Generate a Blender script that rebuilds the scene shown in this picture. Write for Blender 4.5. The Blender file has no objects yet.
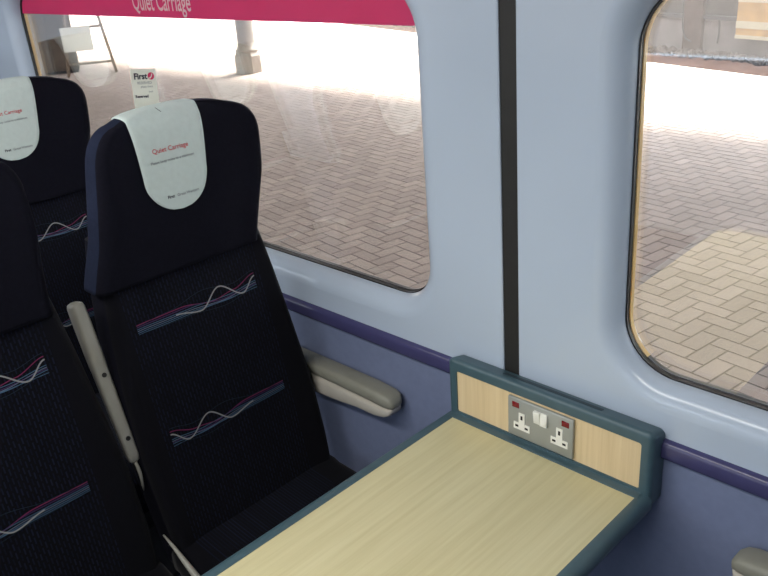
import bpy, bmesh, math, random
from math import sin, cos, pi, sqrt, radians, tan
from mathutils import Vector, Matrix
from mathutils.bvhtree import BVHTree
random.seed(7)
S = bpy.context.scene
COL = S.collection

# ------------------------------------------------------------------ helpers
def srgb(r, g, b):
    f = lambda c: (c/12.92 if c <= .04045 else ((c+.055)/1.055)**2.4)
    return (f(r/255), f(g/255), f(b/255), 1)

class MB:
    """collects vertices and faces, then links them as ONE mesh object"""
    def __init__(s): s.v = []; s.f = []; s.m = []; s.sm = []
    def add(s, verts, faces, mi=0, smooth=False):
        o = len(s.v); s.v += [tuple(p) for p in verts]
        for f in faces:
            s.f.append([i+o for i in f]); s.m.append(mi); s.sm.append(smooth)
    def bm(s, b, mi=0, smooth=False, mat=None):
        b.verts.index_update()
        vs = [(mat @ v.co if mat else v.co) for v in b.verts]
        s.add(vs, [[v.index for v in f.verts] for f in b.faces], mi, smooth); b.free()
    def box(s, lo, hi, bev=0, seg=2, mi=0, smooth=None, mat=None):
        b = bmesh.new(); bmesh.ops.create_cube(b, size=1)
        for v in b.verts:
            v.co = Vector([(lo[i]+hi[i])/2 + v.co[i]*(hi[i]-lo[i]) for i in range(3)])
        if bev: bmesh.ops.bevel(b, geom=b.edges[:], offset=bev, segments=seg, profile=.5, affect='EDGES')
        s.bm(b, mi, bool(bev) if smooth is None else smooth, mat)
    def grid(s, rows, closed=False, mi=0, smooth=True, flip=False):
        n = len(rows[0]); vs = [p for r in rows for p in r]; fs = []
        for i in range(len(rows)-1):
            for j in range(n if closed else n-1):
                k = (j+1) % n
                q = [i*n+j, i*n+k, (i+1)*n+k, (i+1)*n+j]
                fs.append(q[::-1] if flip else q)
        s.add(vs, fs, mi, smooth)
    def fan(s, ring, c=None, mi=0, smooth=False, flip=False):
        n = len(ring)
        if c is None:
            s.add(ring, [list(range(n))[::-1] if flip else list(range(n))], mi, smooth)
        else:
            s.add(list(ring)+[c], [([j, (j+1) % n, n])[::-1 if flip else 1] for j in range(n)], mi, smooth)
    def tube(s, pts, r, n=10, mi=0, caps=True):
        pts = [Vector(p) for p in pts]; rows = []
        rr = r if isinstance(r, (list, tuple)) else [r]*len(pts)
        for i, p in enumerate(pts):
            t = (pts[min(i+1, len(pts)-1)]-pts[max(i-1, 0)]).normalized()
            a = Vector((0, 0, 1)) if abs(t.z) < .9 else Vector((1, 0, 0))
            x = t.cross(a).normalized(); y = t.cross(x)
            rows.append([p + (x*cos(2*pi*k/n) + y*sin(2*pi*k/n))*rr[i] for k in range(n)])
        s.grid(rows, True, mi, True)
        if caps:
            s.fan(rows[0], mi=mi); s.fan(rows[-1], mi=mi, flip=True)
    def build(s, name, mats, parent=None):
        me = bpy.data.meshes.new(name); me.from_pydata(s.v, [], s.f)
        for m in (mats if isinstance(mats, (list, tuple)) else [mats]): me.materials.append(m)
        me.polygons.foreach_set('material_index', s.m)
        me.polygons.foreach_set('use_smooth', s.sm)
        b = bmesh.new(); b.from_mesh(me)
        bmesh.ops.remove_doubles(b, verts=b.verts, dist=1e-6)
        bmesh.ops.recalc_face_normals(b, faces=b.faces)
        b.to_mesh(me); b.free(); me.update()
        o = bpy.data.objects.new(name, me); COL.objects.link(o)
        if parent: o.parent = parent
        return o

def auto_smooth(o, ang=40):
    me = o.data; b = bmesh.new(); b.from_mesh(me)
    for e in b.edges:
        if len(e.link_faces) == 2 and e.calc_face_angle(0) > radians(ang): e.smooth = False
    for f in b.faces: f.smooth = True
    b.to_mesh(me); b.free(); return o

def thing(name, label, cat, loc=(0, 0, 0), group=None):
    o = bpy.data.objects.new(name, None); COL.objects.link(o)
    o.empty_display_size = .05; o.location = loc
    return tag(o, label, cat, group)
def tag(o, label, cat, group=None):
    o['label'] = label; o['category'] = cat
    if group: o['group'] = group
    return o
def struct(o): o['kind'] = 'structure'; return o
def holder(name):
    o = bpy.data.objects.new(name, None); COL.objects.link(o); o.empty_display_size = .05
    return struct(o)
def dup(root, loc):
    r = root.copy(); COL.objects.link(r); r.location = loc
    for ch in list(root.children):
        c = ch.copy(); COL.objects.link(c); c.parent = r
        for g in list(ch.children):
            d = g.copy(); COL.objects.link(d); d.parent = c
    return r

# ------------------------------------------------------------------ materials
class NT:
    def __init__(s, name):
        s.mat = bpy.data.materials.new(name); s.mat.use_nodes = True
        s.n = s.mat.node_tree.nodes; s.l = s.mat.node_tree.links
        s.b = s.n['Principled BSDF']; s.out = s.n['Material Output']
    def new(s, t, **kw):
        n = s.n.new(t)
        for k, v in kw.items(): setattr(n, k, v)
        return n
    def link(s, a, b): s.l.new(a, b)
    def coord(s, scale=(1, 1, 1), rot=(0, 0, 0)):
        t = s.new('ShaderNodeTexCoord'); m = s.new('ShaderNodeMapping')
        m.inputs['Scale'].default_value = scale; m.inputs['Rotation'].default_value = rot
        s.link(t.outputs['Object'], m.inputs['Vector']); return m.outputs['Vector']
    def noise(s, vec, scale, detail=3, rough=.5):
        n = s.new('ShaderNodeTexNoise'); n.inputs['Scale'].default_value = scale
        n.inputs['Detail'].default_value = detail; n.inputs['Roughness'].default_value = rough
        s.link(vec, n.inputs['Vector']); return n.outputs['Fac']
    def ramp(s, fac, stops):
        r = s.new('ShaderNodeValToRGB'); e = r.color_ramp.elements
        while len(e) > 1: e.remove(e[-1])
        e[0].position, e[0].color = stops[0]
        for p, c in stops[1:]:
            k = e.new(p); k.color = c
        s.link(fac, r.inputs['Fac']); return r.outputs['Color']
    def bump(s, fac, strength=.2, dist=.002):
        b = s.new('ShaderNodeBump'); b.inputs['Strength'].default_value = strength
        b.inputs['Distance'].default_value = dist
        s.link(fac, b.inputs['Height']); s.link(b.outputs['Normal'], s.b.inputs['Normal'])

def plain(name, col, rough=.5, metal=0, spec=.5, var=.06, vscale=30, bump=0, bscale=400, coat=0):
    t = NT(name)
    t.b.inputs['Roughness'].default_value = rough; t.b.inputs['Metallic'].default_value = metal
    t.b.inputs['Specular IOR Level'].default_value = spec
    t.b.inputs['Coat Weight'].default_value = coat
    v = t.coord(); f = t.noise(v, vscale)
    a = tuple(c*(1-var) for c in col[:3])+(1,); b = tuple(min(1, c*(1+var)) for c in col[:3])+(1,)
    t.link(t.ramp(f, [(.3, a), (.7, b)]), t.b.inputs['Base Color'])
    if bump: t.bump(t.noise(v, bscale, 2), bump, .001)
    return t.mat

def wood(name, c1, c2, c3, axis):
    """pale laminate with fine straight grain along the given axis"""
    t = NT(name); t.b.inputs['Roughness'].default_value = .42
    sc = [90, 90, 90]; sc[axis] = 3.0
    v = t.coord(tuple(sc)); f = t.noise(v, 1.0, 5, .62)
    sc2 = [14, 14, 14]; sc2[axis] = .9
    g = t.noise(t.coord(tuple(sc2)), 1.0, 3, .5)
    m = t.new('ShaderNodeMath', operation='MULTIPLY_ADD'); m.inputs[1].default_value = .6; m.inputs[2].default_value = 0
    t.link(f, m.inputs[0])
    m2 = t.new('ShaderNodeMath', operation='MULTIPLY_ADD'); m2.inputs[1].default_value = .4
    t.link(g, m2.inputs[0]); t.link(m.outputs[0], m2.inputs[2])
    t.link(t.ramp(m2.outputs[0], [(.30, c1), (.5, c2), (.70, c3)]), t.b.inputs['Base Color'])
    return t.mat

def glass(name, tint, base, dirt=0.0):
    """clear pane: see-through with a reflection that grows at grazing angles"""
    t = NT(name); t.n.remove(t.b)
    tr = t.new('ShaderNodeBsdfTransparent'); tr.inputs['Color'].default_value = tint
    gl = t.new('ShaderNodeBsdfGlossy'); gl.inputs['Roughness'].default_value = .0
    gl.inputs['Color'].default_value = (1, 1, 1, 1)
    lw = t.new('ShaderNodeLayerWeight'); lw.inputs['Blend'].default_value = .5
    p = t.new('ShaderNodeMath', operation='POWER'); p.inputs[1].default_value = 4.0
    t.link(lw.outputs['Facing'], p.inputs[0])
    m = t.new('ShaderNodeMath', operation='MULTIPLY_ADD', use_clamp=True)
    m.inputs[1].default_value = .7; m.inputs[2].default_value = base
    t.link(p.outputs[0], m.inputs[0])
    mx = t.new('ShaderNodeMixShader'); t.link(m.outputs[0], mx.inputs[0])
    t.link(tr.outputs[0], mx.inputs[1]); t.link(gl.outputs[0], mx.inputs[2])
    t.link(mx.outputs[0], t.out.inputs['Surface'])
    return t.mat

M = {}
M['wall'] = plain('pale blue wall panel', srgb(187, 200, 216), .2, spec=.5, var=.012, vscale=4)
M['lower'] = plain('slate blue lower wall', srgb(118, 128, 157), .6, spec=.35, var=.04, vscale=60, bump=.15)
M['rail'] = plain('purple plastic rail', srgb(70, 69, 108), .25, var=.04)
M['seal'] = plain('black rubber', srgb(22, 22, 24), .45, var=.1)
M['gap'] = plain('dark seam rubber', srgb(34, 33, 31), .6, var=.12)
M['gold'] = plain('tan window spacer', srgb(226, 186, 112), .5, var=.05)
M['reveal'] = plain('grey window reveal', srgb(170, 168, 166), .5, var=.05)
M['pane'] = glass('window glass', (.97, .965, .95, 1), .085)
M['green'] = plain('dark green plastic edging', srgb(68, 92, 101), .38, var=.06, vscale=40, bump=.06)
M['slot'] = plain('dark slot', srgb(44, 60, 68), .6, var=.1)
M['table'] = wood('pale ash laminate', srgb(198, 188, 144), srgb(210, 201, 158), srgb(220, 212, 172), 1)
M['panel'] = wood('warm ash laminate', srgb(206, 182, 140), srgb(222, 199, 158), srgb(233, 212, 174), 2)
M['plate'] = plain('satin grey plate', srgb(165, 168, 164), .38, metal=.35, var=.03)
M['white'] = plain('white plastic', srgb(238, 238, 230), .35, var=.02)
M['hole'] = plain('dark pin hole', srgb(28, 26, 24), .7, var=.1)
M['red'] = plain('dark red neon lens', srgb(120, 22, 30), .2, var=.15)
M['shell'] = plain('cream grey plastic', srgb(150, 148, 138), .3, var=.04)
M['pad'] = plain('olive grey armrest pad', srgb(142, 141, 128), .5, var=.04, bump=.08)
M['pad_body'] = plain('pale grey armrest body', srgb(190, 184, 172), .5, var=.03)
M['paper'] = plain('pale fibre cloth', srgb(196, 208, 204), .9, spec=.1, var=.03, vscale=90, bump=.1, bscale=900)
M['card'] = plain('cream card', srgb(236, 236, 222), .8, var=.02)
M['ink_red'] = plain('red ink', srgb(196, 60, 70), .8, var=.05)
M['ink_grey'] = plain('grey ink', srgb(120, 124, 130), .8, var=.05)
M['ink_dark'] = plain('dark ink', srgb(50, 50, 62), .8, var=.05)
M['ink_pink'] = plain('magenta ink', srgb(214, 50, 96), .8, var=.05)
M['steel'] = plain('dark steel', srgb(60, 60, 64), .5, metal=.6, var=.1)

def fabric():
    t = NT('navy moquette'); t.b.inputs['Roughness'].default_value = .95
    t.b.inputs['Specular IOR Level'].default_value = .08
    t.b.inputs['Sheen Weight'].default_value = .06
    tc = t.new('ShaderNodeTexCoord'); sp = t.new('ShaderNodeSeparateXYZ'); t.link(tc.outputs['Object'], sp.inputs[0])
    cb = t.new('ShaderNodeCombineXYZ'); t.link(sp.outputs['Z'], cb.inputs[0]); t.link(sp.outputs['Y'], cb.inputs[1])
    br = t.new('ShaderNodeTexBrick')
    br.offset = .5; br.inputs['Scale'].default_value = 1
    br.inputs['Brick Width'].default_value = .018; br.inputs['Row Height'].default_value = .0078
    br.inputs['Mortar Size'].default_value = .0031; br.inputs['Mortar Smooth'].default_value = .4
    br.inputs['Color1'].default_value = srgb(22, 27, 45); br.inputs['Color2'].default_value = srgb(13, 16, 29)
    br.inputs['Mortar'].default_value = srgb(9, 9, 15)
    t.link(cb.outputs[0], br.inputs['Vector'])
    ab = t.new('ShaderNodeMath', operation='ABSOLUTE'); t.link(sp.outputs['Y'], ab.inputs[0])
    lt = t.new('ShaderNodeMath', operation='LESS_THAN'); lt.inputs[1].default_value = .172; t.link(ab.outputs[0], lt.inputs[0])
    mx = t.new('ShaderNodeMix', data_type='RGBA'); t.link(lt.outputs[0], mx.inputs[0])
    mx.inputs[6].default_value = srgb(11, 11, 17); t.link(br.outputs['Color'], mx.inputs[7])
    t.link(mx.outputs[2], t.b.inputs['Base Color'])
    t.bump(t.noise(t.coord(), 900, 2), .25, .001)
    return t.mat
M['weave'] = fabric()
M['plush'] = plain('dark navy plush', srgb(18, 18, 27), .95, spec=.08, var=.12, vscale=120, bump=.25, bscale=700)
M['plush_side_lit'] = plain('navy plush with painted side light', srgb(31, 37, 56), .95, spec=.1, var=.1, vscale=120, bump=.25, bscale=700)  # same plush, bluer and lighter to paint in side light from the aisle
for k, c in dict(r_mag=(114, 42, 78), r_pur=(64, 44, 82), r_sky=(66, 92, 116), r_pale=(96, 108, 126), r_white=(138, 138, 136), r_teal=(34, 48, 58)).items():
    M[k] = plain('thread ' + k[2:], srgb(*c), .9, spec=.1, var=.08, vscale=300)

def sticker_mat():
    t = NT('pink vinyl'); b = t.b
    b.inputs['Base Color'].default_value = srgb(218, 80, 140); b.inputs['Roughness'].default_value = .3
    f = t.noise(t.coord(), 9, 3)
    t.link(t.ramp(f, [(.3, srgb(212, 74, 134)), (.7, srgb(224, 86, 146))]), b.inputs['Base Color'])
    tl = t.new('ShaderNodeBsdfTranslucent'); tl.inputs['Color'].default_value = srgb(230, 84, 146)
    mx = t.new('ShaderNodeMixShader'); mx.inputs[0].default_value = .6
    t.link(b.outputs[0], mx.inputs[1]); t.link(tl.outputs[0], mx.inputs[2]); t.link(mx.outputs[0], t.out.inputs['Surface'])
    return t.mat
M['sticker'] = sticker_mat()
def sticker_white():
    t = NT('white vinyl'); b = t.b
    b.inputs['Base Color'].default_value = (.9, .88, .88, 1)
    tl = t.new('ShaderNodeBsdfTranslucent'); tl.inputs['Color'].default_value = (.9, .88, .88, 1)
    mx = t.new('ShaderNodeMixShader'); mx.inputs[0].default_value = .5
    t.link(b.outputs[0], mx.inputs[1]); t.link(tl.outputs[0], mx.inputs[2]); t.link(mx.outputs[0], t.out.inputs['Surface'])
    return t.mat
M['sticker_white'] = sticker_white()

# ------------------------------------------------------------------ camera (from the photograph's perspective lines)
CP = Vector((.5926, -1.1038, .9319))
cr = Vector((.7146, .6963, -.0664)).normalized(); cf = Vector((-.6583, .6374, -.4004)).normalized()
cu = cr.cross(cf); cr = cf.cross(cu)
cam = bpy.data.cameras.new('camera'); camo = bpy.data.objects.new('camera', cam); COL.objects.link(camo)
camo.matrix_world = Matrix(((cr.x, cu.x, -cf.x, CP.x), (cr.y, cu.y, -cf.y, CP.y), (cr.z, cu.z, -cf.z, CP.z), (0, 0, 0, 1)))
cam.sensor_width = 36; cam.lens = 810.24/768*36; cam.clip_start = .02; cam.clip_end = 200
S.camera = camo

# heights: z = 0 is the table top; carriage floor below it
FLOOR = -.72; CEIL = 1.42; YW = .042; TILT = .0141
PLAT = -1.0
def wy(z): return YW - TILT*z

# ------------------------------------------------------------------ window wall
def rrect(x0, x1, z0, z1, r, n=12):
    """rounded rectangle, counter-clockwise, with the matching corner index"""
    pts = []
    for (cx, cz, a0) in ((x1-r, z1-r, 0), (x0+r, z1-r, pi/2), (x0+r, z0+r, pi), (x1-r, z0+r, 1.5*pi)):
        for k in range(n+1):
            a = a0 + pi/2*k/n; pts.append((cx+r*cos(a), cz+r*sin(a)))
    return pts
def rect_match(x0, x1, z0, z1, lip, n=12):
    """points on the outer rectangle opposite the points of the lip loop"""
    out = []; h = n//2
    C4 = ((x1, z1), (x0, z1), (x0, z0), (x1, z0))
    for q in range(4):
        seg = lip[q*(n+1):(q+1)*(n+1)]; c = C4[q]
        for k, (px, pz) in enumerate(seg):
            if q in (0, 2): first = (c[0], seg[0][1]); last = (seg[-1][0], c[1])
            else: first = (seg[0][0], c[1]); last = (c[0], seg[-1][1])
            if k <= h: t = k/h; out.append((first[0]+(c[0]-first[0])*t, first[1]+(c[1]-first[1])*t))
            else: t = (k-h)/(n-h); out.append((c[0]+(last[0]-c[0])*t, c[1]+(last[1]-c[1])*t))
    return out
GD = .040                     # depth of the glass behind the wall face
WZ0, WZ1, WR = .196, .846, .10
BAYS = [(-2.481, -.262, -2.255, -.469), (-.228, 1.985, -.027, 1.771), (-4.716, -2.511, -4.49, -2.697)]
RAILZ = .103
def loop3(l, d): return [(x, wy(z)+d, z) for x, z in l]
mb = MB()
for (b0, b1, w0, w1) in BAYS:
    e = .044
    lips = []
    NS = 9
    for k in range(NS+1):
        a = pi/2*k/NS
        g = e*(1-sin(a)); d = GD*(1-cos(a))
        lips.append(loop3(rrect(w0-g, w1+g, WZ0-g, WZ1+g, WR+g), d))
    lip2 = rrect(w0-e, w1+e, WZ0-e, WZ1+e, WR+e)
    # flat panel with softly rounded vertical edges at the seams
    outer = rect_match(b0+.004, b1-.004, RAILZ-.02, CEIL-.02, lip2)
    mb.grid([loop3(outer, 0), lips[0]], True, smooth=True)
    mb.grid(lips, True, smooth=True)
    mb.grid([[(b0, wy(z)+.02, z), (b0+.0012, wy(z)+.0015, z), (b0+.004, wy(z), z)] for z in (RAILZ-.02, CEIL-.02)], smooth=False)
    mb.grid([[(b1, wy(z)+.02, z), (b1-.0012, wy(z)+.0015, z), (b1-.004, wy(z), z)] for z in (RAILZ-.02, CEIL-.02)], smooth=False)
    mb.grid([[(x, wy(CEIL), CEIL-.02) for x in (b0, b1)], [(x, wy(CEIL)+.12, CEIL-.02) for x in (b0, b1)]], smooth=False)
wall = struct(auto_smooth(mb.build('wall_window', M['wall']), 35))
for p in wall.data.polygons:          # the flat panel faces stay flat shaded
    if abs(p.normal.x) < .002 and abs(p.normal.z) < .03: p.use_smooth = False

mb = MB()                     # dark seam strips between the panels
for (xa, xb) in ((-.265, -.225), (-2.514, -2.478)):
    mb.box((xa, wy(0)+.004, RAILZ-.03), (xb, wy(0)+.03, CEIL-.02))
for v in range(len(mb.v)):
    x, y, z = mb.v[v]; mb.v[v] = (x, y - TILT*z, z)
struct(mb.build('trim_1', M['gap']))

mb = MB()                     # dado rail, a rounded moulding
prof = [(0, 0), (-.006, .001), (-.011, .005), (-.0135, .011), (-.0135, .030), (-.012, .035), (-.008, .0395), (0, .041)]
mb.grid([[(x, YW+py, RAILZ-.041+pz) for py, pz in prof] for x in (-4.7, 2.6)], smooth=True)
struct(mb.build('trim_2', M['rail']))

mb = MB()                     # lower wall with a slight groove under the rail
mb.box((-4.7, YW+.002, FLOOR), (2.6, YW+.10, RAILZ-.01))
struct(mb.build('wall_lower', M['lower']))
mb = MB()
mb.box((-4.7, YW-.010, FLOOR), (2.6, YW+.002, FLOOR+.10), .004)
struct(mb.build('baseboard_window', M['rail']))

for n, (b0, b1, w0, w1) in enumerate(BAYS[:2], 1):
    W = holder('window_%d' % n)
    def ring(d0, d1, g0, g1, name, mat, dd=0):
        m = MB()
        A = lambda g, d: loop3(rrect(w0+g, w1-g, WZ0+g, WZ1-g, WR-g), d)
        m.grid([A(g0, d0), A(g1, d0), A(g1, d1), A(g0, d1)], True, smooth=False)
        if name == 'window_spacer':       # dark along the sill and the head, tan up the sides
            for i, f in enumerate(m.f):
                zc = sum(m.v[j][2] for j in f)/4
                if zc < WZ0+.022 or zc > WZ1-.022: m.m[i] = 1
            return m.build(name, [mat, M['seal']], W)
        return m.build(name, mat, W)
    ring(GD-.001, GD+.0085, -.003, .0025, 'window_seal', M['seal'])
    ring(GD+.0090, GD+.0185, -.004, .0042, 'window_spacer', M['gold'])
    for d, nm in ((GD+.004, 'window_pane'), (GD+.0200, 'window_pane')):
        m = MB(); L = rrect(w0+.001, w1-.001, WZ0+.001, WZ1-.001, WR-.001)
        m.fan(loop3(L, d)); m.fan(loop3(L, d+.005), flip=True)
        m.grid([loop3(L, d), loop3(L, d+.005)], True, smooth=False)
        m.build(nm, M['pane'], W)

# ------------------------------------------------------------------ rest of the carriage shell
def slab(name, lo, hi, mat):
    m = MB(); m.box(lo, hi); return struct(m.build(name, mat))
M['floor'] = plain('dark blue carpet', srgb(44, 48, 66), .95, var=.2, vscale=300, bump=.4)
M['ceil'] = plain('white ceiling', srgb(226, 228, 230), .6, var=.02)
slab('floor', (-4.7, -2.72, FLOOR-.05), (2.6, .142, FLOOR), M['floor'])
slab('ceiling', (-4.7, -2.72, CEIL-.02), (2.6, .142, CEIL+.04), M['ceil'])
slab('wall_left', (-4.75, -2.72, FLOOR), (-4.7, .142, CEIL-.02), M['wall'])
slab('wall_right', (2.6, -2.72, FLOOR), (2.65, .142, CEIL-.02), M['wall'])
mb = MB()
ys = (-2.72, -2.66)
mb.box((-4.7, ys[0], FLOOR), (2.6, ys[1], .2)); mb.box((-4.7, ys[0], .85), (2.6, ys[1], CEIL-.02))
for a, b in ((-4.7, -4.49), (-2.70, -2.26), (-.46, -.02), (.45, 2.6)):  # unseen wall, one window narrowed to cut light on the seat fronts
    mb.box((a, ys[0], .2), (b, ys[1], .85))
struct(mb.build('wall_aisle', M['wall']))

# ------------------------------------------------------------------ table with upstand
TX0, TX1, TY0, TYB = -.353, .060, -1.085, -.017
T = thing('carriage_table', 'pale wood table with dark green edging under the window', 'table', (0, 0, 0))
def trrect(x0, x1, y0, y1, r, n=8):
    """outline with rounded aisle-end corners only"""
    p = [(x1, y1), (x0, y1)]
    for (cx, cy, a0) in ((x0+r, y0+r, pi), (x1-r, y0+r, 1.5*pi)):
        for k in range(n+1):
            a = a0+pi/2*k/n; p.append((cx+r*cos(a), cy+r*sin(a)))
    return p
L = trrect(TX0, TX1, TY0, TYB, .05)
mb = MB(); mb.fan([(x, y, 0) for x, y in L]); mb.fan([(x, y, -.022) for x, y in L], flip=True)
mb.grid([[(x, y, 0) for x, y in L], [(x, y, -.022) for x, y in L]], True, smooth=False)
mb.build('table_top', M['table'], T)
mb = MB(); rows = []
for g, z in ((0, -.022), (0, .0006), (.004, .0016), (.016, .0016), (.021, -.001), (.0245, -.006), (.0255, -.013), (.0245, -.022), (.020, -.028), (.012, -.030), (0, -.030)):
    rows.append([(x, y if j < 2 else y, z) for j, (x, y) in enumerate(trrect(TX0-g, TX1+g, TY0-g, .000, .05+g))])
mb.grid(rows, True, smooth=True)
mb.fan(rows[-1]);
auto_smooth(mb.build('edge_trim', M['green'], T), 50)
# upstand: frame, wood inlay, top slot
UX0, UX1, UZ1 = -.375, .080, .1300
PX0, PX1, PZ0, PZ1 = -.352, .0585, .0085, .1045
N = 10
def uo(g, r, y): return [(x, y, z-(.011*max(0, y)/YW*max(0, min(1, (z-.08)/.03)))) for x, z in rrect(UX0+g, UX1-g, -.030+g, UZ1-g, r, N)]
mb = MB()
back = uo(0, .012, YW-.001)
rws = [back, uo(0, .012, .010)]
for k in range(1, 6):
    a = pi/2*k/5; rws.append(uo(.010*(1-cos(a)), .012-.003*(1-cos(a)), .010-.012*sin(a)))
inn = [(x, -.002, z) for x, z in rrect(PX0, PX1, PZ0, PZ1, .005, N)]
rws.append(inn)
rws.append([(x, .001, z) for x, z in rrect(PX0+.001, PX1-.001, PZ0+.001, PZ1-.001, .004, N)])
mb.grid(rws, True, smooth=True); mb.fan(back)
# bead where the upstand meets the table top
bp = [(-.017, .0), (-.0165, .0018), (-.014, .0026), (-.008, .0028), (-.004, .0032), (-.002, .0045)]
mb.grid([[(x, y, z) for y, z in bp] for x in (TX0-.006, TX1+.005)], smooth=True)
auto_smooth(mb.build('upstand_frame', M['green'], T), 50)
mb = MB(); pl = [(x, .0005, z) for x, z in rrect(PX0+.0005, PX1-.0005, PZ0+.0005, PZ1-.0005, .0045, N)]
mb.fan(pl); mb.fan([(x, y+.006, z) for x, y, z in pl], flip=True); mb.grid([pl, [(x, y+.006, z) for x, y, z in pl]], True, smooth=False)
mb.build('wood_inlay', M['panel'], T)
mb = MB(); sl = [(x, y, UZ1+.0008-.011*y/YW) for x, y in [(a*.5*.218-.140, b*.5*.008+.023) for a, b in ((-1, -1), (-.98, -1.3), (.98, -1.3), (1, -1), (1, 1), (.98, 1.3), (-.98, 1.3), (-1, 1))]]
mb.fan(sl); mb.grid([sl, [(x, y, z-.004) for x, y, z in sl]], True, smooth=False)
mb.build('blind_slot', M['slot'], T)

# ------------------------------------------------------------------ twin power socket
SX, SZ, SW, SH = -.2189, .0135, .146, .086
K = thing('power_socket', 'grey twin power socket with white sockets and switches set in the table upstand', 'socket', (SX+SW/2, 0, SZ+SH/2))
mb = MB(); mb.box((-SW/2, -.0065, -SH/2), (SW/2, .0003, SH/2), .002, 2); mb.build('faceplate', M['plate'], K)
F0 = -.0066
for sx, sz in ((-.0400, -.0115), (.0445, -.0105)):
    mb = MB()
    P = [(-.0185, -.0125), (.0185, -.0125), (.0185, .0025), (.0068, .0025), (.0068, .0255), (-.0068, .0255), (-.0068, .0025), (-.0185, .0025)]
    fr = [(sx+x, F0-.0012, sz+z) for x, z in P]; bk = [(sx+x, F0+.001, sz+z) for x, z in P]
    mb.fan(fr); mb.grid([fr, bk], True, smooth=False)
    so = mb.build('socket_outlet', M['white'], K)
    for hx, hz, hw, hh in ((0, .0155, .0022, .0045), (-.0110, -.005, .0036, .0022), (.0110, -.005, .0036, .0022)):
        m = MB(); m.box((sx+hx-hw, F0-.0016, sz+hz-hh), (sx+hx+hw, F0-.0008, sz+hz+hh)); m.build('pin_hole', M['hole'], so)
for sx, t in ((-.0045, .12), (.0110, -.12)):
    mb = MB(); R = Matrix.Translation((sx, F0, .0195)) @ Matrix.Rotation(t, 4, 'X')
    mb.box((-.0073, -.0045, -.0135), (.0073, .003, .0135), .0012, 2, mat=R); mb.build('rocker_switch', M['white'], K)
for sx in (-.0545, .0565):
    mb = MB(); mb.box((sx-.0080, F0-.0010, .0225), (sx+.0080, F0+.001, .0345), .0006, 1); mb.build('indicator_light', M['red'], K)

# ------------------------------------------------------------------ seats
def superloop(hw, xf, xb, y_off, n, p, bolster):
    """closed cross-section: front at xf, back at xb, half width hw"""
    out = []; xm = (xf+xb)/2; hd = (xf-xb)/2
    for k in range(n):
        a = 2*pi*k/n; c, s_ = cos(a), sin(a)
        y = hw*math.copysign(abs(c)**p, c); x = hd*math.copysign(abs(s_)**p, s_)
        if s_ > 0:
            u = abs(y)/hw; x += bolster*max(0, min(1, (u-.62)/.3))**2*max(0, s_)**.5
        out.append((xm+x, y+y_off))
    return out
def interp(tab, z):
    for (a, *va), (b, *vb) in zip(tab, tab[1:]):
        if a <= z <= b:
            t = (z-a)/(b-a); t = t*t*(3-2*t) if len(tab) > 8 else t
            return [p+(q-p)*t for p, q in zip(va, vb)]
    return list(tab[-1][1:]) if z > tab[-1][0] else list(tab[0][1:])
def xr(z): return -.20*(z+.27)
NB = 72
# z, half width, front offset, back offset
BODY = [(-.33, .228, .004, -.11), (-.20, .236, .004, -.115), (-.05, .238, .006, -.115), (.1, .232, .004, -.11), (.22, .220, .0, -.105), (.33, .205, -.002, -.10), (.40, .190, -.006, -.095)]
HEAD = [(.310, .202, .010, -.085, -.010), (.345, .200, .018, -.078, -.002), (.40, .198, .028, -.062, .014), (.47, .202, .036, -.050, .033), (.53, .200, .040, -.043, .044), (.570, .197, .041, -.038, .051), (.598, .183, .039, -.036, .054), (.615, .164, .035, -.034, .054), (.626, .134, .028, -.033, .053), (.632, .095, .020, -.030, .051), (.635, .040, .010, -.024, .050)]
BODY = [(t[0], t[1]-.007+(.004 if t[0] < 0 else 0))+t[2:]+(.009+.009*max(0, min(1, (.1-t[0])/.3)),) for t in BODY]
def lerp_tab(tab, z):
    for a, b in zip(tab, tab[1:]):
        if a[0] <= z <= b[0]:
            t = (z-a[0])/(b[0]-a[0]); return [p+(q-p)*t for p, q in zip(a[1:], b[1:])]
    return list(tab[-1][1:] if z > tab[-1][0] else tab[0][1:])
def smooth_tab(tab, z, w=.03):
    acc = [0]*4; n = 7
    lo, hi = tab[0][0], tab[-1][0]
    for k in range(n):
        zz = min(hi, max(lo, z + w*(k/(n-1)-.5)*min(1, 2*min(z-lo, hi-z)/w+.0001)))
        for i, v in enumerate(lerp_tab(tab, zz)): acc[i] += v/n
    return acc
def loft(tab, zs, p, bol, cap_top=True):
    rows = []
    for z in zs:
        hw, f, b, yo_ = smooth_tab(tab, z)
        rows.append([(x+xr(z), y, z) for x, y in superloop(hw, f, b, yo_, NB, p, bol)])
    return rows

def bvh_of(mb_): return BVHTree.FromPolygons([Vector(v) for v in mb_.v], mb_.f)

bodymb = MB()
zs = [-.33+.73*k/60 for k in range(61)]
rows = loft(BODY, zs, .42, .016)
bodymb.grid(rows, True); bodymb.fan(rows[0]); bodymb.fan(rows[-1])
headmb = MB()
# gently bowed lower edge: the first rows dip at the front centre
zs = [.310+.325*(1-(1-k/60)**1.5) for k in range(61)]
rows = loft(HEAD, zs, .46, .014)
headmb.grid(rows, True)
top = rows[-1]; c = [sum(p[i] for p in top)/len(top) for i in range(3)]; c[2] += .0012
headmb.fan(top, tuple(c), smooth=True); headmb.fan(rows[0], smooth=False)
BB = bvh_of(bodymb); HB = bvh_of(headmb)
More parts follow.
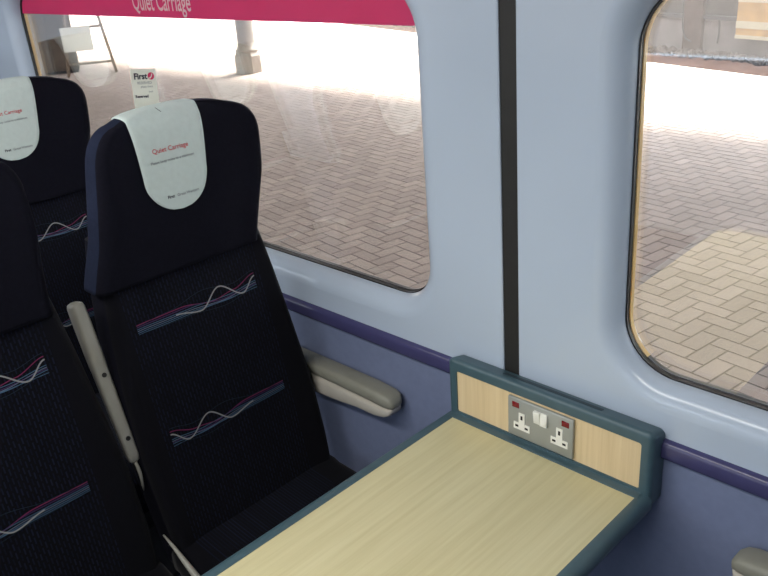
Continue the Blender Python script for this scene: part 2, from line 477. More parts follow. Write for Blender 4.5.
# side faces take the second material; on headrests, plush with aisle light painted in
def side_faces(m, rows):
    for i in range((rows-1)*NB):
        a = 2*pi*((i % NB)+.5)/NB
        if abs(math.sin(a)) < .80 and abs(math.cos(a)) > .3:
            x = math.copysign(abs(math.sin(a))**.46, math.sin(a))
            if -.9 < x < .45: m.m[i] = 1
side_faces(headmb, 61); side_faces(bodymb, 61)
def front_hit(bv, y, z):
    h = bv.ray_cast(Vector((1.0, y, z)), Vector((-1, 0, 0)))
    return h[0]

def ribbon_lines(flip):
    """(material, width, function of u in 0..1 -> offset)"""
    sm = lambda a, b, u: (lambda t: t*t*(3-2*t))(max(0, min(1, (u-a)/(b-a))))
    def spl(pts):
        def f(u):
            for (a, va), (b, vb) in zip(pts, pts[1:]):
                if a <= u <= b:
                    t = (u-a)/(b-a); return va+(vb-va)*(t*t*(3-2*t))
            return pts[-1][1]
        return f
    L = [('r_mag', .0021, spl([(0, .0075), (.35, .0085), (.62, -.001), (.80, .004), (1, .017)])),
         ('r_pur', .0021, spl([(0, .0045), (.4, .0055), (.7, -.004), (1, -.001)])),
         ('r_sky', .0018, spl([(0, .0015), (.45, .0015), (.75, -.001), (1, .004)])),
         ('r_pale', .0016, spl([(0, -.0012), (.4, -.0012), (.7, -.006), (1, .001)])),
         ('r_sky', .0018, spl([(0, -.0040), (.4, -.0040), (.75, -.008), (1, -.003)])),
         ('r_sky', .0014, spl([(0, -.0066), (.5, -.0066), (1, -.0075)])),
         ('r_teal', .0011, spl([(0, .006), (.25, .010), (.55, .022), (.8, .014), (1, .022)])),
         ('r_teal', .0010, spl([(0, -.007), (.4, -.009), (.7, -.015), (1, -.006)])),
         ('r_white', .0034, spl([(.30, .000), (.50, -.011), (.68, .024), (.87, -.010), (1, .017)]))]
    return L
ribmb = {}
def ribbon(z0, flip):
    m = MB(); keys = ['r_mag', 'r_pur', 'r_sky', 'r_pale', 'r_white', 'r_teal']
    for k, w, fn in ribbon_lines(flip):
        u0 = .30 if k == 'r_white' else 0
        rowsA = []
        for i in range(81):
            u = u0+(1-u0)*i/80; off = fn(u)*(1.0 if k == 'r_white' else 1.35)
            du = .004; sl = (fn(min(1, u+du))-fn(max(u0, u-du)))/(2*du*.306)
            ww = w*.85*sqrt(1+min(4, sl*sl))/2
            y = -.153+.306*u
            if flip: y = -y
            lift = .0011 if k == 'r_white' else .0007
            r = []
            for s_ in (-1, 1):
                h = front_hit(BB, y, z0+off+s_*ww); r.append((h.x+lift, y, z0+off+s_*ww))
            rowsA.append(r)
        m.grid(rowsA, False, keys.index(k), True)
    return m, [M[k] for k in keys]

ARM = [(.305, -.043), (.30, -.046)]
def seat_parts(root, arm='raised'):
    bodymb.build('backrest', [M['weave'], M['plush']], root)
    headmb.build('headrest', [M['plush'], M['plush_side_lit']], root)
    for z0, fl in ((.217, False), (-.033, True)):
        m, ms = ribbon(z0, fl); m.build('woven_ribbon', ms, root)
    # seat cushion, waterfall front edge
    m = MB(); rows = []
    for k in range(25):
        a = k/24; x = .0+.47*a
        zt = -.262 - .012*sin(pi*min(1, a*1.0)) + .012*a
        if a > .86: zt -= .05*((a-.86)/.14)**2
        if a < .06: zt += .0
        zb = -.37 if a > .05 else -.34
        loop = []
        for q in range(40):
            t = 2*pi*q/40; c_, s_ = cos(t), sin(t)
            y = .016+.236*math.copysign(abs(c_)**.35, c_); z = (zt+zb)/2+(zt-zb)/2*math.copysign(abs(s_)**.35, s_)
            loop.append((x-.02, y, z))
        rows.append(loop)
    m.grid(rows, True); m.fan(rows[0]); m.fan(rows[-1])
    m.build('seat_cushion', [M['weave']], root)
    # moulded shell behind the back and under the cushion
    m = MB(); rows = []
    for k in range(31):
        z = -.36+.62*k/30
        hw, f, b, _y = smooth_tab(BODY, min(z, .40)); hw -= .034+.03*max(0, min(1, (z+.05)/.2))
        xb_ = b+xr(z)+(.03 if z > .3 else 0)*0
        rows.append([(xb_+.012, _y+hw*.97, z), (xb_-.004, _y+hw*.985, z), (xb_-.02, _y+hw*.92, z), (xb_-.024, _y, z), (xb_-.02, _y-hw*.92, z), (xb_-.004, _y-hw*.985, z), (xb_+.012, _y-hw*.97, z)])
    m.grid(rows, True)
    m.fan(rows[0]); m.fan(rows[-1])
    auto_smooth(m.build('seat_shell', M['shell'], root), 50)
    m = MB(); m.box((-.03, -.225, -.425), (.42, .225, -.368), .012, 3)
    m.build('seat_pan', M['plush'], root)
    m = MB(); m.box((.05, -.19, FLOOR+.012), (.13, .19, -.42), .008); m.box((.0, -.2, FLOOR), (.36, .2, FLOOR+.014), .004)
    m.build('pedestal', M['steel'], root)

def armrest_raised(root, yc):
    """slim cream armrest folded up between two seatbacks"""
    A = Vector((-.170, yc-.007, .294)); Bv = Vector((-.074, yc+.001, -.055)); d = (Bv-A); Ln = d.length; t = d.normalized()
    fr = Vector((0, 1, 0)).cross(t)
    if fr.x < 0: fr = -fr
    m = MB(); rows = []
    prof = [(0, .006, .010), (.01, .0125, .018), (.03, .0145, .021), (.10, .015, .022), (.20, .015, .022), (.30, .0155, .020), (.355, .0165, .015), (.42, .0155, .014), (.60, .015, .013), (.80, .014, .013), (.95, .013, .012), (.985, .011, .009), (1, .005, .004)]
    for s_, hw, hd in prof:
        c_ = A+t*(s_*Ln)
        rows.append([tuple(c_+Vector((0, 1, 0))*(hw*math.copysign(abs(cos(a))**.6, cos(a)))+fr*(hd*math.copysign(abs(sin(a))**.6, sin(a)))) for a in [2*pi*q/20 for q in range(20)]])
    m.grid(rows, True); m.fan(rows[0]); m.fan(rows[-1])
    arm = m.build('folding_armrest', M['shell'], root)
    for s_, hd in ((.44, .0148), (.84, .0138)):
        m = MB(); c_ = A+t*(s_*Ln)+fr*(hd-.004); m.tube([c_, c_+fr*.0045], .0050, 14); m.build('screw_hole', M['hole'], arm)
    m = MB()
    pts = [Bv+t*q*1.0+fr*w for q, w in ((-.01, .0), (.01, .006), (.025, .006), (.04, .002), (.055, -.004), (.07, -.010))]
    m.tube(pts, [.003, .004, .004, .0035, .003, .001], 8)
    m.build('pivot_bracket', M['shell'], root)
    m = MB()          # cream side rail of the seat pan
    m.tube([(-.02, yc+.004, -.222), (.02, yc+.003, -.232), (.06, yc+.002, -.248), (.10, yc+.001, -.264), (.16, yc, -.285), (.40, yc-.001, -.30)], [.002, .004, .006, .0075, .0075, .007], 10)
    m.build('side_rail', M['shell'], root)

def armrest_lowered(root, yc):
    m = MB(); rows = []
    for s_, hw, zt, zb in ((0, .012, -.03, -.06), (.02, .022, -.024, -.068), (.1, .026, -.02, -.07), (.3, .026, -.02, -.062), (.36, .024, -.022, -.056), (.39, .014, -.028, -.048)):
        rows.append([(-.06+s_, yc+hw*math.copysign(abs(cos(a))**.6, cos(a)), (zt+zb)/2+(zt-zb)/2*math.copysign(abs(sin(a))**.6, sin(a))) for a in [2*pi*q/20 for q in range(20)]])
    m.grid(rows, True); m.fan(rows[0]); m.fan(rows[-1])
    m.build('folding_armrest', M['shell'], root)

YC_W, YC_A, X0, PITCH = -.270, -.769, -.75, .785
seatW = thing('passenger_seat', 'navy seat facing the table beside the window, with a reservation card on top', 'seat', (X0, YC_W, 0), 'passenger seats')
seat_parts(seatW); armrest_raised(seatW, -.2315)
def copy_seat(loc, label):
    r = dup(seatW, loc); r['label'] = label; return r
seatA = copy_seat((X0, YC_A, 0), 'navy seat cut by the photo edge, bare headrest, left of the raised cream armrest')
amb = MB()
rows = [[(x, y-smooth_tab(HEAD, z)[3]*.75, z) for x, y, z in r] for r, z in zip(loft(HEAD, zs, .46, .014), zs)]
amb.grid(rows, True); amb.fan(rows[-1], (sum(p[0] for p in rows[-1])/NB, sum(p[1] for p in rows[-1])/NB, rows[-1][0][2]+.0012), smooth=True); amb.fan(rows[0])
side_faces(amb, 61)
for ch in list(seatA.children):
    if ch.name.split('.')[0] == 'headrest': bpy.data.objects.remove(ch)
amb.build('headrest', [M['plush'], M['plush_side_lit']], seatA)
for ch in list(seatA.children):
    n_ = ch.name.split('.')[0]
    if n_ in ('folding_armrest', 'pivot_bracket', 'side_rail'):
        for g in list(ch.children): bpy.data.objects.remove(g)
        bpy.data.objects.remove(ch)
seatB = copy_seat((X0-PITCH, YC_W-.014, 0), 'navy window seat in the row behind, its white cover and one ribbon showing')
seatC = copy_seat((X0-1.69, YC_W, 0), 'navy window seat two rows behind the table, mirrored in the window glass')
for r in (seatB, seatC):
    for ch in list(r.children):
        if ch.name.split('.')[0] in ('folding_armrest', 'pivot_bracket'):
            for g in list(ch.children): bpy.data.objects.remove(g)
            bpy.data.objects.remove(ch)
    armrest_lowered(r, -.2355)

# ------------------------------------------------------------------ headrest covers with printing
def text_polys(body, size, bold=0.0):
    cu_ = bpy.data.curves.new('tmp', 'FONT'); cu_.body = body; cu_.size = size; cu_.align_x = 'CENTER'; cu_.offset = bold
    cu_.resolution_u = 3
    o = bpy.data.objects.new('tmp', cu_); COL.objects.link(o)
    dg = bpy.context.evaluated_depsgraph_get(); me = bpy.data.meshes.new_from_object(o.evaluated_get(dg))
    b = bmesh.new(); b.from_mesh(me); bmesh.ops.triangulate(b, faces=b.faces)
    b.verts.index_update()
    vs = [(v.co.x, v.co.y) for v in b.verts]; fs = [[v.index for v in f.verts] for f in b.faces]; b.free()
    bpy.data.objects.remove(o); bpy.data.curves.remove(cu_); bpy.data.meshes.remove(me)
    return vs, fs
covermb = MB()
def cover_half(t):
    """half width of the cover at path position t (0 lowest point in front, .205 at the top ridge, then over the back)"""
    if t < .075: return .072*sqrt(max(0, 1-(1-t/.075)**2)) + .002
    if t < .20: return .074+.011*((t-.075)/.125)
    return .085
def build_path(yv):
    """arc-length table of the headrest outline in the plane y = yv, from low front over the top to the back"""
    zc = .545; c0 = Vector((xr(zc)-.004, yv, zc)); P = []
    for k in range(181):
        if k < 60: dr = None; z = .425+(zc-.425)*k/60; h = HB.ray_cast(Vector((1, yv+.0013, z)), Vector((-1, 0, 0)))
        else:
            an = pi*.93*(k-60)/120; dr = Vector((cos(an), 0, sin(an))); h = HB.ray_cast(c0+Vector((0, .0013, 0))+dr*.6, -dr)
        P.append(Vector((h[0].x, yv, h[0].z)))
    T_ = [0]
    for p, q in zip(P, P[1:]): T_.append(T_[-1]+(q-p).length)
    return P, T_
PATHS = {}
def cover_point(yv, t, lift):
    key = round(yv/.004)
    pts = []
    for kk in (math.floor(yv/.004), math.floor(yv/.004)+1):
        if kk not in PATHS: PATHS[kk] = build_path(kk*.004)
        P, T_ = PATHS[kk]
        tt = t+.011; i = 0
        while i < len(T_)-2 and T_[i+1] < tt: i += 1
        i0, i1 = max(0, i-3), min(len(P)-1, i+4)
        f = (tt-T_[i])/max(1e-9, T_[i+1]-T_[i]); p = P[i].lerp(P[i+1], max(0, min(1, f)))
        d = (P[i1]-P[i0]).normalized(); pts.append(p+Vector((d.z, 0, -d.x))*lift)
    w = yv/.004-math.floor(yv/.004)
    q = pts[0].lerp(pts[1], w); return Vector((q.x, yv, q.z))
def cover_mid(t): return .006+.016*max(0, min(1, (t-.05)/.17))
NTT, NU = 70, 18
def cover_rows(lift):
    rows = []
    for i in range(NTT+1):
        t = .345*(i/NTT)**1.15; w = cover_half(t)
        rows.append([tuple(cover_point(cover_mid(t)+w*(-1+2*j/NU), t, lift)) for j in range(NU+1)])
    return rows
r1 = cover_rows(.0032); r0 = cover_rows(.0008)
covermb.grid(r1)
covermb.grid([r1[0], r0[0]]); covermb.grid([[r[0] for r in r1], [r[0] for r in r0]]); covermb.grid([[r[-1] for r in r1], [r[-1] for r in r0]])
def print_on(mb_, body, size, yc, tc, mi, bold=0, xsc=1):
    vs, fs = text_polys(body, size, bold)
    out = []
    for x, y in vs:
        out.append(tuple(cover_point(yc+x*xsc, tc+y, .0037)))
    mb_.add(out, fs, mi)
def make_cover(loc, label):
    c_ = thing('headrest_cover', label, 'headrest cover', loc, 'headrest covers')
    covermb.build('cloth', M['paper'], c_)
    for body, size, yc, tc, mt, bold in (('Quiet Carriage', .0138, .009, .121, 'ink_red', .0001), ('Please keep noise to a minimum', .0078, .008, .101, 'ink_grey', .0001),
                                        ('First', .0090, -.016, .027, 'ink_dark', .0003), ('Great Western', .0084, .025, .027, 'ink_grey', .0001)):
        m = MB(); print_on(m, body, size, yc, tc, 0, bold); m.build('lettering', M[mt], c_)
    m = MB()
    q = [cover_point(.014+x*1.0, t, .0050) for x, t in ((-.001, .212), (.001, .212), (.006, .199), (.004, .199))]
    m.add(q, [[0, 1, 2, 3]]); m.build('stitch_mark', M['ink_dark'], c_)
    return c_
cov = make_cover((X0, YC_W, 0), 'white printed cover on the headrest with the reservation card')
for loc, lb in (((X0-PITCH, YC_W-.014, 0), 'white printed cover at the left photo edge, on the seat behind'),
                ((X0-1.69, YC_W, 0), 'white printed cover seen only as a reflection in the window')):
    c2 = dup(cov, loc); c2['label'] = lb

# ------------------------------------------------------------------ reservation card tucked behind the headrest
cd = thing('reservation_card', 'small cream reservation card standing up behind the headrest cover', 'card', (-.985, -.234, .598))
mb = MB(); R = Matrix.Rotation(radians(-8), 4, 'Y') @ Matrix.Rotation(radians(4), 4, 'Z')
Rc = Matrix.Rotation(radians(-7), 4, 'Y') @ Matrix.Rotation(radians(-7), 4, 'X')
mb.box((-.0004, -.029, -.02), (.0004, .029, .108), mat=Rc)
mb.build('card_sheet', M['card'], cd)
def card_text(body, size, yc, zc, mt, bold=0):
    vs, fs = text_polys(body, size, bold); m = MB()
    m.add([tuple(Rc @ Vector((.0009, yc+x, zc+y))) for x, y in vs], fs); m.build('lettering', M[mt], cd)
card_text('First', .017, -.008, .088, 'ink_dark', .0006)
mb = MB()
mb.fan([tuple(Rc @ Vector((.0009, .0165+.0075*cos(a), .0935+.0075*sin(a)))) for a in [2*pi*k/24 for k in range(24)]])
em = mb.build('emblem', M['ink_pink'], cd)
mb = MB(); mb.fan([tuple(Rc @ Vector((.0012, .0165+x*.0075, .0935+y*.0075))) for x, y in ((-.75, -.5), (-.1, -.15), (.25, .75), (.45, .45), (.15, -.3), (-.4, -.75))])
mb.build('emblem_swirl', M['card'], em)
for a_ in (('RESERVED', .0075, 0, .0775, 'ink_grey'), ('please check', .0055, .004, .0705, 'ink_grey'), ('seat', .006, .012, .060, 'ink_grey'), ('Reserved', .0080, -.010, .050, 'ink_dark', .0003)): card_text(*a_)

# ------------------------------------------------------------------ wall armrests
def wall_armrest(x_tip, sgn, label):
    a = thing('wall_armrest', label, 'armrest', (x_tip, YW, -.017), 'armrests fixed to the window wall')
    def part(name, mat, tab, n=24):
        m = MB(); rows = []
        for d, y0, y1, zt, zb in tab:
            ym, yh = (y0+y1)/2, (y1-y0)/2; zm, zh = (zt+zb)/2, (zt-zb)/2
            rows.append([(-sgn*d, ym+yh*math.copysign(abs(cos(q))**.55, cos(q)), zm+zh*math.copysign(abs(sin(q))**.55, sin(q))) for q in [2*pi*k/n for k in range(n)]])
        m.grid(rows, True); m.fan(rows[0]); m.fan(rows[-1]); return m.build(name, mat, a)
    # distance back from the tip, y range relative to the wall, z range
    F = -.056
    part('arm_pad', M['pad'], [(0, -.040, -.022, -.036, -.044), (.004, -.050, -.012, -.027, -.048), (.014, -.053, -.004, -.020, -.050), (.03, F, -.001, -.016, -.050), (.08, F, 0, -.013, -.048), (.2, F, 0, -.014, -.046), (.42, F, 0, -.016, -.046)])
    part('arm_body', M['pad_body'], [(.004, -.044, -.018, -.0485, -.054), (.010, -.053, -.010, -.0485, -.066), (.03, -.0548, -.003, -.0488, -.078), (.06, F, -.001, -.048, -.084), (.12, F, 0, -.047, -.085), (.17, F, 0, -.0455, -.092), (.24, F, 0, -.0455, -.098), (.42, F, 0, -.0455, -.108)])
    return a
wall_armrest(-.542, 1, 'grey and cream armrest on the wall beside the printed-cover window seat')
wall_armrest(.228, -1, 'grey armrest tip on the wall, cut by the lower right photo corner')

# ------------------------------------------------------------------ pink strip on the window
w0, w1 = BAYS[0][2], BAYS[0][3]
st = thing('window_sticker', 'pink strip sign reading Quiet Carriage across the top of the window', 'sign', (0, 0, 0))
mb = MB(); zb = .768; yo = GD+.0030
full = rrect(w0+.007, w1-.007, WZ0+.007, WZ1-.007, WR-.007, 16)
up = [p for p in full if p[1] >= zb]
iR = [p for p in up if p[0] > -1]; iL = [p for p in up if p[0] <= -1]
def arc_x(px_side):
    r_ = WR-.007; cz = WZ1-WR; return r_*(1-sqrt(max(0, 1-((zb-cz)/r_)**2)))
xo = arc_x(1)
poly = [(w1-.007-xo, zb)]+iR+iL+[(w0+.007+xo, zb)]
f_ = [(x, wy(z)+yo, z) for x, z in poly]; k_ = [(x, y+.0006, z) for x, y, z in f_]
mb.fan(f_); mb.fan(k_, flip=True); mb.grid([f_, k_], True, smooth=False)
mb.build('vinyl_strip', M['sticker'], st)
vs, fs = text_polys('Quiet Carriage', .047, .0006)
vs = [(x, y*1.42) for x, y in vs]
mb = MB(); mb.add([(-1.377+x*.985, wy(.8)+yo-.0012,   .7865+y) for x, y in vs], fs)
mb.build('lettering', M['sticker_white'], st)

# ------------------------------------------------------------------ station platform outside
def pave_mat(name, c, var):
    t = NT(name); t.b.inputs['Roughness'].default_value = .9; t.b.inputs['Specular IOR Level'].default_value = .2
    at = t.new('ShaderNodeAttribute'); at.attribute_name = 'tone'; 
    f = t.noise(t.coord(), 90, 4, .7); g = t.noise(t.coord(), .9, 3)
    a = t.new('ShaderNodeMath', operation='MULTIPLY_ADD'); a.inputs[1].default_value = .5; t.link(at.outputs['Fac'], a.inputs[0])
    b = t.new('ShaderNodeMath', operation='MULTIPLY'); b.inputs[1].default_value = .5; t.link(f, b.inputs[0]); t.link(b.outputs[0], a.inputs[2])
    a2 = t.new('ShaderNodeMath', operation='MULTIPLY_ADD'); a2.inputs[1].default_value = .45; t.link(g, a2.inputs[0]); t.link(a.outputs[0], a2.inputs[2])
    lo = tuple(x*(1-var) for x in c[:3])+(1,); hi = tuple(min(1, x*(1+var)) for x in c[:3])+(1,)
    t.link(t.ramp(a2.outputs[0], [(.45, lo), (1.0, hi)]), t.b.inputs['Base Color'])
    t.bump(f, .3, .002)
    return t.mat
M['paver'] = pave_mat('concrete block paving', srgb(144, 131, 125), .13)
M['joint'] = plain('sandy dark joint', srgb(74, 66, 62), .95, var=.15)
M['coping'] = plain('stone coping', srgb(190, 180, 170), .9, var=.1, vscale=6)
def edge_y(x): return 9.33-.296*(x+3.18)          # far edge of the platform
mb = MB()
ang = radians(-8); ca, sa = cos(ang), sin(ang); tone = []
B = .1; gp = .0045
def paver(u0, v0, u1, v1):
    cx_, cy_ = ca*(u0+u1)/2*B-sa*(v0+v1)/2*B, sa*(u0+u1)/2*B+ca*(v0+v1)/2*B
    cx_ += -2; cy_ += 4
    if cy_ < .32 or cy_ > edge_y(cx_)-.75 or cx_ > 3.2 or cx_ < -15.5: return
    # keep to the wedge the windows can show, with a margin
    if cx_ > 1.8 - .35*(cy_-1) + 1.2 or cy_ < (-.42*(cx_+2))*0.45-1.0: return
    pts = []
    for dz, ins in ((0, gp), (.0035, gp+.0)):
        for u, v in ((u0*B+ins, v0*B+ins), (u1*B-ins, v0*B+ins), (u1*B-ins, v1*B-ins), (u0*B+ins, v1*B-ins)):
            pts.append((ca*u-sa*v-2, sa*u+ca*v+4, PLAT-.0035+dz))
    mb.add(pts, [[4, 5, 6, 7], [0, 1, 5, 4], [1, 2, 6, 5], [2, 3, 7, 6], [3, 0, 4, 7]])
    tone.extend([random.random()]*8)
for n in range(-170, 171):
    for m_ in range(-60, 61):
        U, V = n+2*m_, -n+2*m_
        if abs(U*B) > 16 or V*B > 12 or V*B < -6: continue
        paver(U, V, U+2, V+1); paver(U+2, V, U+3, V+2)
me = bpy.data.meshes.new('platform_paving'); me.from_pydata(mb.v, [], mb.f); me.materials.append(M['paver'])
at = me.attributes.new('tone', 'FLOAT', 'POINT'); at.data.foreach_set('value', tone)
pv = bpy.data.objects.new('platform_paving', me); COL.objects.link(pv); struct(pv)
me = bpy.data.meshes.new('platform_far')
q = [(-15.3, .4), (-15.3, edge_y(-15.3)-.7), (-40, edge_y(-40)-.7), (-40, .4)]
me.from_pydata([(x, y, PLAT-.001) for x, y in q], [], [[0, 1, 2, 3]]); me.materials.append(M['paver'])
at = me.attributes.new('tone', 'FLOAT', 'POINT'); at.data.foreach_set('value', [.5]*4)
pf = bpy.data.objects.new('platform_far', me); COL.objects.link(pf); struct(pf)
mb = MB()
q = [(6, .32), (6, edge_y(6)), (-40, edge_y(-40)), (-40, .32)]
a_ = [(x, y, PLAT-.003) for x, y in q]; b_ = [(x, y, -2.0) for x, y in q]
mb.fan(a_); mb.grid([a_, b_], True, smooth=False)
struct(mb.build('platform_base', M['joint']))
mb = MB()
for k in range(-40, 6):
    x0_, x1_ = k*1.0+.01, k*1.0+.99
    t0 = [(x0_, edge_y(x0_)-.72), (x1_, edge_y(x1_)-.72), (x1_, edge_y(x1_)+.04), (x0_, edge_y(x0_)+.04)]
    A1 = [(x, y, PLAT+.002) for x, y in t0]; A0 = [(x, y, PLAT-.09) for x, y in t0]
    mb.fan(A1); mb.grid([A1, A0], True, smooth=False)
struct(mb.build('platform_coping', M['coping']))
# track bed and the wall on its far side
M['ballast'] = plain('brown ballast', srgb(98, 76, 66), .95, spec=.05, var=.45, vscale=14, bump=.9, bscale=20)
mb = MB(); q = [(8, edge_y(8)), (8, 30), (-60, 50), (-60, edge_y(-60))]
mb.fan([(x, y, -1.9) for x, y in q]); struct(mb.build('track_bed', M['ballast']))
def wall_frame(s_, h, d=0):
    """point on the far wall: s along it, h above the track bed, d out towards the platform"""
    L_ = sqrt(1+.28**2); tx, ty = 1/L_, -.28/L_; nx, ny = -.28/L_, -1/L_
    ox, oy = -7.2325, 16.425
    return (ox+tx*s_+nx*d, oy+ty*s_+ny*d, -1.9+h)
def wbox(mb_, s0, s1, h0, h1, d0, d1, mi=0):
    P = [wall_frame(s_, h, d) for d in (d0, d1) for s_, h in ((s0, h0), (s1, h0), (s1, h1), (s0, h1))]
    mb_.add(P, [[0, 1, 2, 3], [4, 5, 6, 7], [0, 1, 5, 4], [1, 2, 6, 5], [2, 3, 7, 6], [3, 0, 4, 7]], mi)
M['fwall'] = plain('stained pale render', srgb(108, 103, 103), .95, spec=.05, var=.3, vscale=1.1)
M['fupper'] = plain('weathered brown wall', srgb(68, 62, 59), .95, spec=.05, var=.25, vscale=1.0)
M['ledge'] = plain('dark ledge', srgb(50, 46, 48), .9, var=.1)
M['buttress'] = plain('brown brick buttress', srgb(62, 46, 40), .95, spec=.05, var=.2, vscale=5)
M['cable'] = plain('black cable', srgb(34, 30, 30), .7, var=.1)
M['yellow'] = plain('weathered yellow board', srgb(158, 124, 72), .8, var=.2, vscale=3)
M['cream'] = plain('cream board', srgb(168, 160, 138), .8, var=.08, vscale=3)
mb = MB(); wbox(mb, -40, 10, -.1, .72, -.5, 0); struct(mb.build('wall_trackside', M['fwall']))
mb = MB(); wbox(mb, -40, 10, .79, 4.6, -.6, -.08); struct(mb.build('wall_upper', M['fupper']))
mb = MB(); wbox(mb, -40, 10, .72, .80, -.5, .06); struct(mb.build('trim_3', M['ledge']))
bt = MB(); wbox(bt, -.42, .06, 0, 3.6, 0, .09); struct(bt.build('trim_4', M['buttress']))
mb = MB()      # rough weeds and rubble along the foot of the wall
rng = random.Random(3)
for k in range(1500):
    s_ = rng.uniform(-14, 3.5); d = .17+abs(rng.gauss(0, .14)); h = rng.uniform(.02, .11)
    c_ = Vector(wall_frame(s_, h*.4, d)); b = bmesh.new(); bmesh.ops.create_icosphere(b, subdivisions=1, radius=h)
    for v in b.verts: v.co = v.co*rng.uniform(.6, 1.25)+c_
    mb.bm(b)
M['rubble'] = plain('grey brown rubble', srgb(72, 64, 60), .95, spec=.05, var=.35, vscale=8)
rb = tag(mb.build('rubble', M['rubble']), 'grey rubble strip along the foot of the trackside wall', 'rubble'); rb['kind'] = 'stuff'
def cable(pts, label):
    m = MB(); P = [Vector(wall_frame(*p)) for p in pts]; F = []
    for i in range(len(P)-1):
        p0, p1, p2, p3 = P[max(i-1, 0)], P[i], P[i+1], P[min(i+2, len(P)-1)]
        for k in range(8):
            t = k/8; F.append(.5*((2*p1)+(p2-p0)*t+(2*p0-5*p1+4*p2-p3)*t*t+(3*p1-p0-3*p2+p3)*t**3))
    F.append(P[-1]); m.tube(F, .016, 6); tag(m.build('hanging_cable', M['cable']), label, 'cable', 'cables on the trackside wall')
cable([(-.52, 1.25, .05), (-.46, .8, .09), (-.40, .48, .11), (-.30, .32, .12), (-.16, .26, .12)], 'black cable curving down the trackside wall beside the brown buttress')
cable([(.50, .72, .09), (.49, .45, .06), (.47, .26, .06)], 'short straight black cable under the ledge, between buttress and yellow board')
yb = thing('yellow_board', 'weathered yellow board with cream bands on the trackside wall', 'board', wall_frame(1.0, .5, .08))
def yb_part(name, mat, s0, s1, h0, h1, d0, d1):
    m = MB(); wbox(m, s0, s1, h0, h1, d0, d1)
    L0 = wall_frame(1.0, .5, .08); m.v = [tuple(p[i]-L0[i] for i in range(3)) for p in m.v]; return m.build(name, mat, yb)
yb_part('board_sheet', M['yellow'], .93, 2.9, .42, 1.22, .07, .11)
for h0, h1 in ((.40, .47), (.60, .74), (1.10, 1.2)): yb_part('cream_band', M['cream'], .925, 2.9, h0, h1, .105, .118)

# unseen ground beyond the train, added dark to dim window reflections
mb = MB(); q = [(-40, -3.0), (12, -3.0), (12, -40), (-40, -40)]
mb.fan([(x, y, -1.9) for x, y in q], flip=True); M['far_ballast'] = plain('dark ballast', srgb(52, 48, 46), .95, var=.4, vscale=14)
struct(mb.build('ground_trackside', M['far_ballast']))
# iron column on the platform
colx, coly = -10.53, 6.98
M['colp'] = plain('pale grey paint', srgb(150, 142, 134), .6, var=.06)
pc = thing('platform_column', 'pale grey canopy column standing on the platform', 'column', (colx, coly, PLAT))
mb = MB(); n8 = 8
prof = [(.225, 0), (.225, .27), (.20, .31), (.195, .33)]
rows = [[(r*cos(2*pi*k/n8+.39), r*sin(2*pi*k/n8+.39), h) for k in range(n8)] for r, h in prof]
mb.grid(rows, True, smooth=False); mb.fan(rows[-1]); mb.fan(rows[0])
mb.build('plinth', M['colp'], pc)
mb = MB(); prof = [(.185, .33), (.19, .36), (.175, .38), (.15, .42), (.142, .5), (.13, 4.0)]
rows = [[(r*cos(2*pi*k/20), r*sin(2*pi*k/20), h) for k in range(20)] for r, h in prof]
mb.grid(rows, True); mb.fan(rows[-1]); mb.fan(rows[0]); mb.build('shaft', M['colp'], pc)

# easel with a white board, dark cabinet behind it
ex = Vector((-13.2, 5.83, PLAT)); rt = Vector((.46, .89, 0)).normalized(); fw = Vector((.89, -.46, 0)).normalized()
def ept(a, h, d=0): return rt*a+Vector((0, 0, h))+fw*d
M['tube'] = plain('dull brown metal', srgb(142, 126, 110), .6, var=.1)
E_ = thing('easel_stand', 'tall brown metal easel frame with rungs on the platform', 'stand', tuple(ex))
for a0, a1, nm in ((.185, -.05, 1), (-.62, -.40, 2)):
    m = MB(); m.tube([ept(a0, 0), ept(a1, 1.75)], .028, 8); m.build('leg', M['tube'], E_)
for h in (.20, .80, 1.35):
    m = MB(); t_ = h/1.75; m.tube([ept(-.62+.22*t_, h), ept(.185-.235*t_, h)], .022, 8); m.build('rung', M['tube'], E_)
nb = tag(MB().build('notice_board', M['white']), 'white sheet board leaning on the easel on the platform', 'board')
b = bmesh.new(); m = MB(); m.box((-.245, -.012, -.20), (.245, .012, .20), .004)
R = Matrix((( rt.x, -fw.x, 0), (rt.y, -fw.y, 0), (0, 0, 1))).to_4x4()
nm = m.build('tmp', M['white']); me_ = nm.data; me_.transform(R); nb.data = me_; bpy.data.objects.remove(nm); me_.name = 'notice_board'
nb.location = ex+ept(-.36, .62, .06)
cb = thing('platform_cabinet', 'dark equipment cabinet on the platform behind the easel', 'cabinet', tuple(ex+ept(-.86, 0, -.75)))
M['cab'] = plain('dark brown grey paint', srgb(92, 80, 70), .7, var=.15, vscale=8)
def cab_part(name, mat, lo, hi, bv=.01):
    m = MB(); m.box(lo, hi, bv, mat=R); return m.build(name, mat, cb)
cab_part('cabinet_body', M['cab'], (-.42, -.2, .05), (.42, .2, 1.62)); cab_part('plinth', M['steel'], (-.4, -.18, 0), (.4, .18, .06))
d1 = cab_part('cabinet_door', M['cab'], (-.39, -.225, .1), (-.01, -.2, 1.57), .004); d2 = cab_part('cabinet_door', M['cab'], (.01, -.225, .1), (.39, -.2, 1.57), .004)

# canopy over the platform (shades it; sunlight falls beyond its edge)
slab('canopy_roof', (-40, .35, 3.0), (6, 9.35, 3.15), M['colp'])

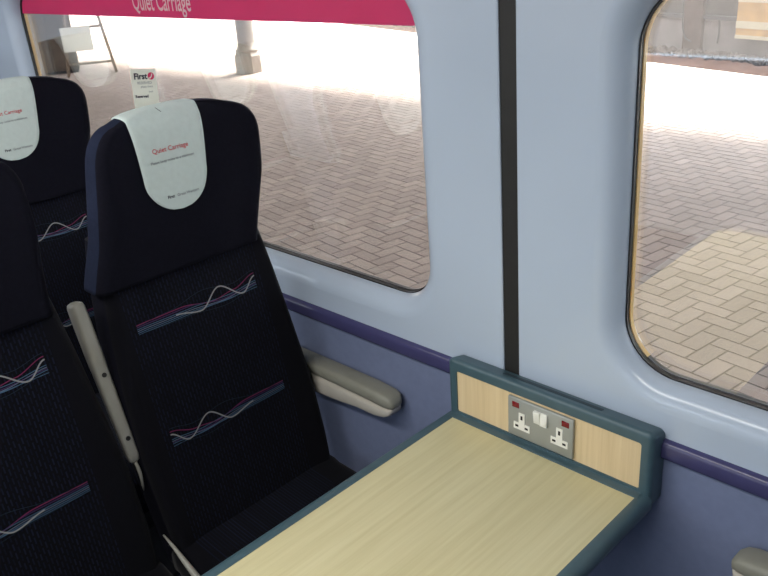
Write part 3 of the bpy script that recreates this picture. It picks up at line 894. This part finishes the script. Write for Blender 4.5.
# ------------------------------------------------------------------ light
wd = bpy.data.worlds.new('World'); S.world = wd; wd.use_nodes = True
nt = wd.node_tree; bg = nt.nodes['Background']; bg.inputs['Color'].default_value = (.86, .93, 1, 1)
tc = nt.nodes.new('ShaderNodeTexCoord'); dt = nt.nodes.new('ShaderNodeVectorMath'); dt.operation = 'DOT_PRODUCT'
dt.inputs[1].default_value = Vector((-.08, .56, .82)).normalized()      # the sky is brighter around the sun
nt.links.new(tc.outputs['Generated'], dt.inputs[0])
mx = nt.nodes.new('ShaderNodeMath'); mx.operation = 'MAXIMUM'; mx.inputs[1].default_value = 0; nt.links.new(dt.outputs['Value'], mx.inputs[0])
pw = nt.nodes.new('ShaderNodeMath'); pw.operation = 'POWER'; pw.inputs[1].default_value = 3; nt.links.new(mx.outputs[0], pw.inputs[0])
ma = nt.nodes.new('ShaderNodeMath'); ma.operation = 'MULTIPLY_ADD'; ma.inputs[1].default_value = 15; ma.inputs[2].default_value = 1.7
nt.links.new(pw.outputs[0], ma.inputs[0]); nt.links.new(ma.outputs[0], bg.inputs['Strength'])
sun = bpy.data.lights.new('sun', 'SUN'); sun.energy = 20; sun.angle = radians(11); sun.color = (1, .96, .88)
so = bpy.data.objects.new('sun', sun); COL.objects.link(so)
so.rotation_euler = Vector((.08, -.56, -.82)).to_track_quat('-Z', 'Y').to_euler()
def area(name, loc, sx, sy, e, col, rot=(0, 0, 0)):
    l = bpy.data.lights.new(name, 'AREA'); l.shape = 'RECTANGLE'; l.size = sx; l.size_y = sy; l.energy = e; l.color = col
    o = bpy.data.objects.new(name, l); COL.objects.link(o); o.location = loc; o.rotation_euler = rot; return o
area('ceiling_lamp', (-.9, -1.35, CEIL-.03), 3.0, .22, 22, (1, .97, .92))

S.view_settings.view_transform = 'Standard'; S.view_settings.look = 'None'
S.view_settings.exposure = 1.0; S.view_settings.gamma = 1; S.view_settings.use_curve_mapping = False
S.cycles.use_denoising = True
S.cycles.max_bounces = 12; S.cycles.transparent_max_bounces = 24; S.cycles.glossy_bounces = 6
S.cycles.sample_clamp_indirect = 6
S.cycles.caustics_reflective = False; S.cycles.caustics_refractive = False
bpy.context.view_layer.update()
